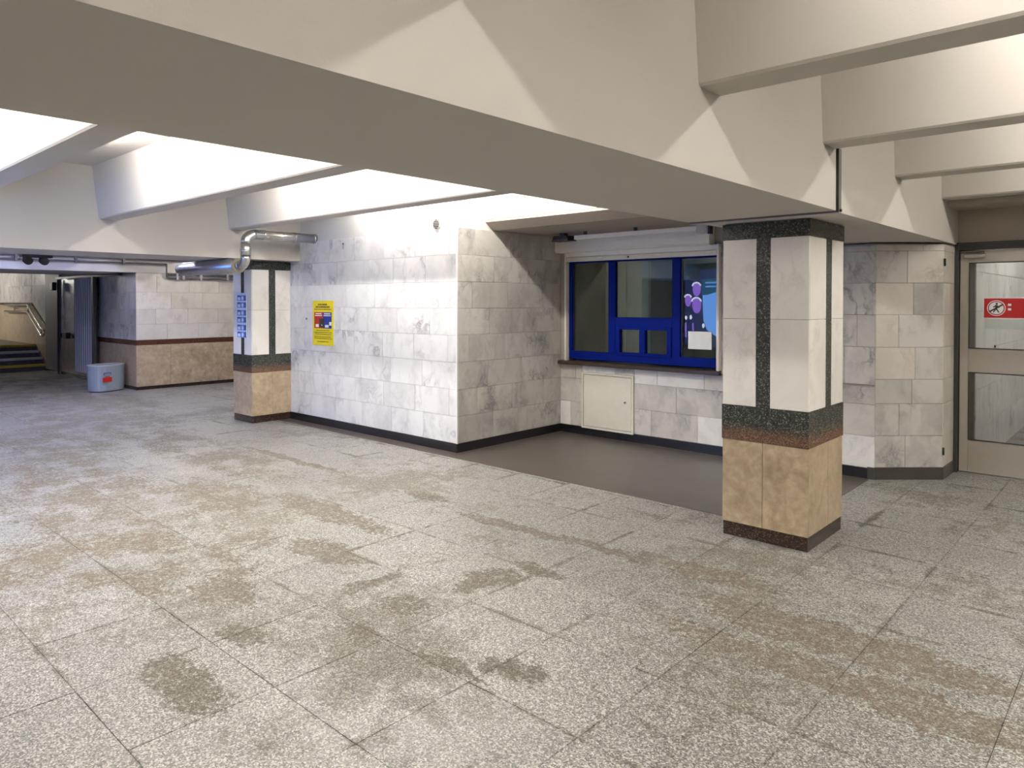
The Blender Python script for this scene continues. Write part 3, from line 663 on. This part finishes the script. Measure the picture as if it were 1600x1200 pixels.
box('threshold', (-1.51, 8.24, 0), (.86, 8.33, .008), 'steel', DR)
box('bolt_knob', (-1.215, 8.258, 1.25), (-1.203, 8.27, 1.275), 'black', DR)
sg = thing('entry_sign', (-1.15, 8.286, 1.54), 'red no entry sign with crossed out walking figure on the door glass', 'sign')
box('white_border', (-1.312, 8.286, 1.532), (-.90, 8.2895, 1.736), 'white', sg); box('red_plate', (-1.305, 8.2845, 1.54), (-.907, 8.286, 1.728), 'red', sg)
cxs, czs = -1.205, 1.634
def flat(n, pts, y, th, mat, par): return prism(n, pts, y-th, y, mat, par, 'y')
def circ(cx, cz, r, n=28): return [(cx+r*math.cos(2*math.pi*i/n), cz+r*math.sin(2*math.pi*i/n)) for i in range(n)]
flat('ring', circ(cxs, czs, .076), 8.2845, .0012, 'white', sg); flat('ring_gap', circ(cxs, czs, .069), 8.2833, .0012, 'red', sg); flat('pictogram_disc', circ(cxs, czs, .060), 8.2821, .0012, 'white', sg)
fig = flat('figure_head', circ(cxs+.004, czs+.042, .010, 12), 8.2809, .0012, 'ink', sg)
def stroke(n, a, b, wd, mat='ink', y=8.2809):
    d = Vector((b[0]-a[0], b[1]-a[1])).normalized(); p = Vector((-d.y, d.x))*wd/2
    return flat(n, [(a[0]+p.x, a[1]+p.y), (b[0]+p.x, b[1]+p.y), (b[0]-p.x, b[1]-p.y), (a[0]-p.x, a[1]-p.y)], y, .0012, mat, sg)
stroke('figure_body', (cxs+.002, czs+.03), (cxs, czs-.008), .018)
for a, b in (((0, -.005), (.022, -.042)), ((0, -.005), (-.024, -.040)), ((.002, .026), (.026, .004)), ((.002, .026), (-.024, .008))): stroke('figure_limb', (cxs+a[0], czs+a[1]), (cxs+b[0], czs+b[1]), .010)
stroke('slash', (cxs-.056, czs-.036), (cxs+.056, czs+.036), .014, 'ink', 8.2797)
for z in (1.655, 1.612): box('white_mark', (-1.112, 8.2833, z), (-1.085, 8.2845, z+.022), 'white', sg)
nt = box('glass_reflection', (-1.295, 8.2865, 1.43), (-.97, 8.2895, 1.525), 'reflection_grey'); tag(nt, 'pale grey green painted reflection on the door glass under the red sign', 'paper')  # light reflected in the glass, painted as a thin pale plate
# corridor beyond
cw = wall('wall_corridor_left', (-1.62, 8.45, 0), (-1.412, 13.0, 2.9), 'backing', 'white marble corridor wall seen through the door')
tiles(cw, (-1.40, 8.46, 0), math.pi/2, 4.5, [0, .4, .8, 1.2, 1.6, 2.0, 2.4, 2.8], 'marble', tw=.8, seed=71)
wc = wall('wall_corridor_end', (-1.6, 13.0, 0), (9.5, 13.2, CZ), 'marble', 'pale end wall of the corridor beyond the door')

# ------------------------------------------------------------------ fluorescent battens between the ribs
def batten(x, y, z, label, group, n=2, mat='tube'):
    L = 1.2*n; t = thing('ceiling_light', (x, y, z), label, 'lamp', group)
    box('housing', (x-L/2, y-.035, z+.035), (x+L/2, y+.035, z+.085), 'white_metal', t, .004)
    box('hanger', (x-L/3-.01, y-.01, z+.085), (x-L/3+.01, y+.01, CZ if z > 2.9 else z+.12), 'white_metal', t); box('hanger', (x+L/3-.01, y-.01, z+.085), (x+L/3+.01, y+.01, CZ if z > 2.9 else z+.12), 'white_metal', t)
    for i in range(n):
        a = x-L/2+1.2*i; tube('tube', [(a+.03, y, z), (a+1.17, y, z)], .02, mat, t, 10)
        for q in (a+.005, a+1.17): box('lampholder', (q, y-.014, z-.022), (q+.025, y+.014, z+.036), 'white_metal', t)
    return t
for k in range(-2, 3):
    yb = RY+k*SP-.668
    batten(-5.8, yb, 3.115, 'white fluorescent batten between ribs of the middle bay', 'battens of the middle bay', 3)
for k in range(-2, 4):
    yb = RY+k*SP-.668
    batten(1.2, yb, 3.115, 'white fluorescent batten between ribs of the right hand bay', 'battens of the right hand bay', 3, 'tube_soft')
for k in range(-1, 4):
    yb = RY+k*SP-.668
    if k < 2: batten(-12.3, yb, 3.115, 'cold white fluorescent batten between ribs of the far left bay', 'cold battens of the far left bay', 2, 'tube_cold')
    else: batten(-12.3, yb, 3.115, 'white fluorescent batten over the side passage of the far left bay', 'side passage battens', 2, 'tube_soft')
batten(.2, 10.2, 2.95, 'white fluorescent batten in the corridor behind the glass door', 'corridor lamps', 3, 'tube_soft')
batten(-24.2, 3.4, 2.45, 'white fluorescent batten over the stairs', 'stair lamps', 2)

# ------------------------------------------------------------------ advertising display across the hall (seen in the window glass)
A = thing('advertising_display', (0, 0, 0), 'bright blue advertising display mirrored in the right ticket pane', 'display')
box('cabinet', (-.06, -.20, .45), (4.26, -.006, 2.60), 'black', A, .01)
for x in (.4, 3.8): box('foot', (x-.06, -.18, 0), (x+.06, -.02, .45), 'black', A)
box('screen_area', (0, -.006, .52), (4.2, 0, 2.53), 'scr_navy', A)
box('teal_field', (.83, 0, 1.86), (4.1, .003, 2.28), 'scr_teal', A)
prism('pale_field', [(.86, 1.86), (1.04, 1.86), (1.8, 1.98), (4.1, 2.0), (4.1, .66), (1.72, .72), (1.07, .96), (.91, 1.2)], 0, .004, 'scr_light', A, 'y')
for cx, cz, rr in ((.16, 1.72, .16), (.58, 2.02, .19), (.58, 1.60, .22)):
    prism('violet_disc', circ(cx, cz, rr), 0, .005, 'scr_violet', A, 'y')
    n = 14; pts = [(cx+rr*1.1*math.cos(math.pi*(.1+.8*i/n)), cz+.06+rr*.62*math.sin(math.pi*(.1+.8*i/n))) for i in range(n+1)]
    tube('pale_arc', [(u, .012, v) for u, v in pts], .021, 'scr_white', A, 6)
for x in (.05, .42): tube('pale_leg', [(x, .01, 1.12), (x+.02, .01, .72)], .024, 'scr_violet', A, 6)
for x, z in ((.06, 1.25), (.30, 1.27), (.91, 1.06)): prism('pale_spot', circ(x, z, .06, 14), .004, .007, 'scr_white', A, 'y')
rnd = random.Random(9)
for z in (2.16, 2.06): dashes(A, 1.0, 2.7, z, .04, .007, 'scr_light', rnd)
A.location = (-9.72, -2.88, 0); A.rotation_euler = (0, 0, math.radians(30))
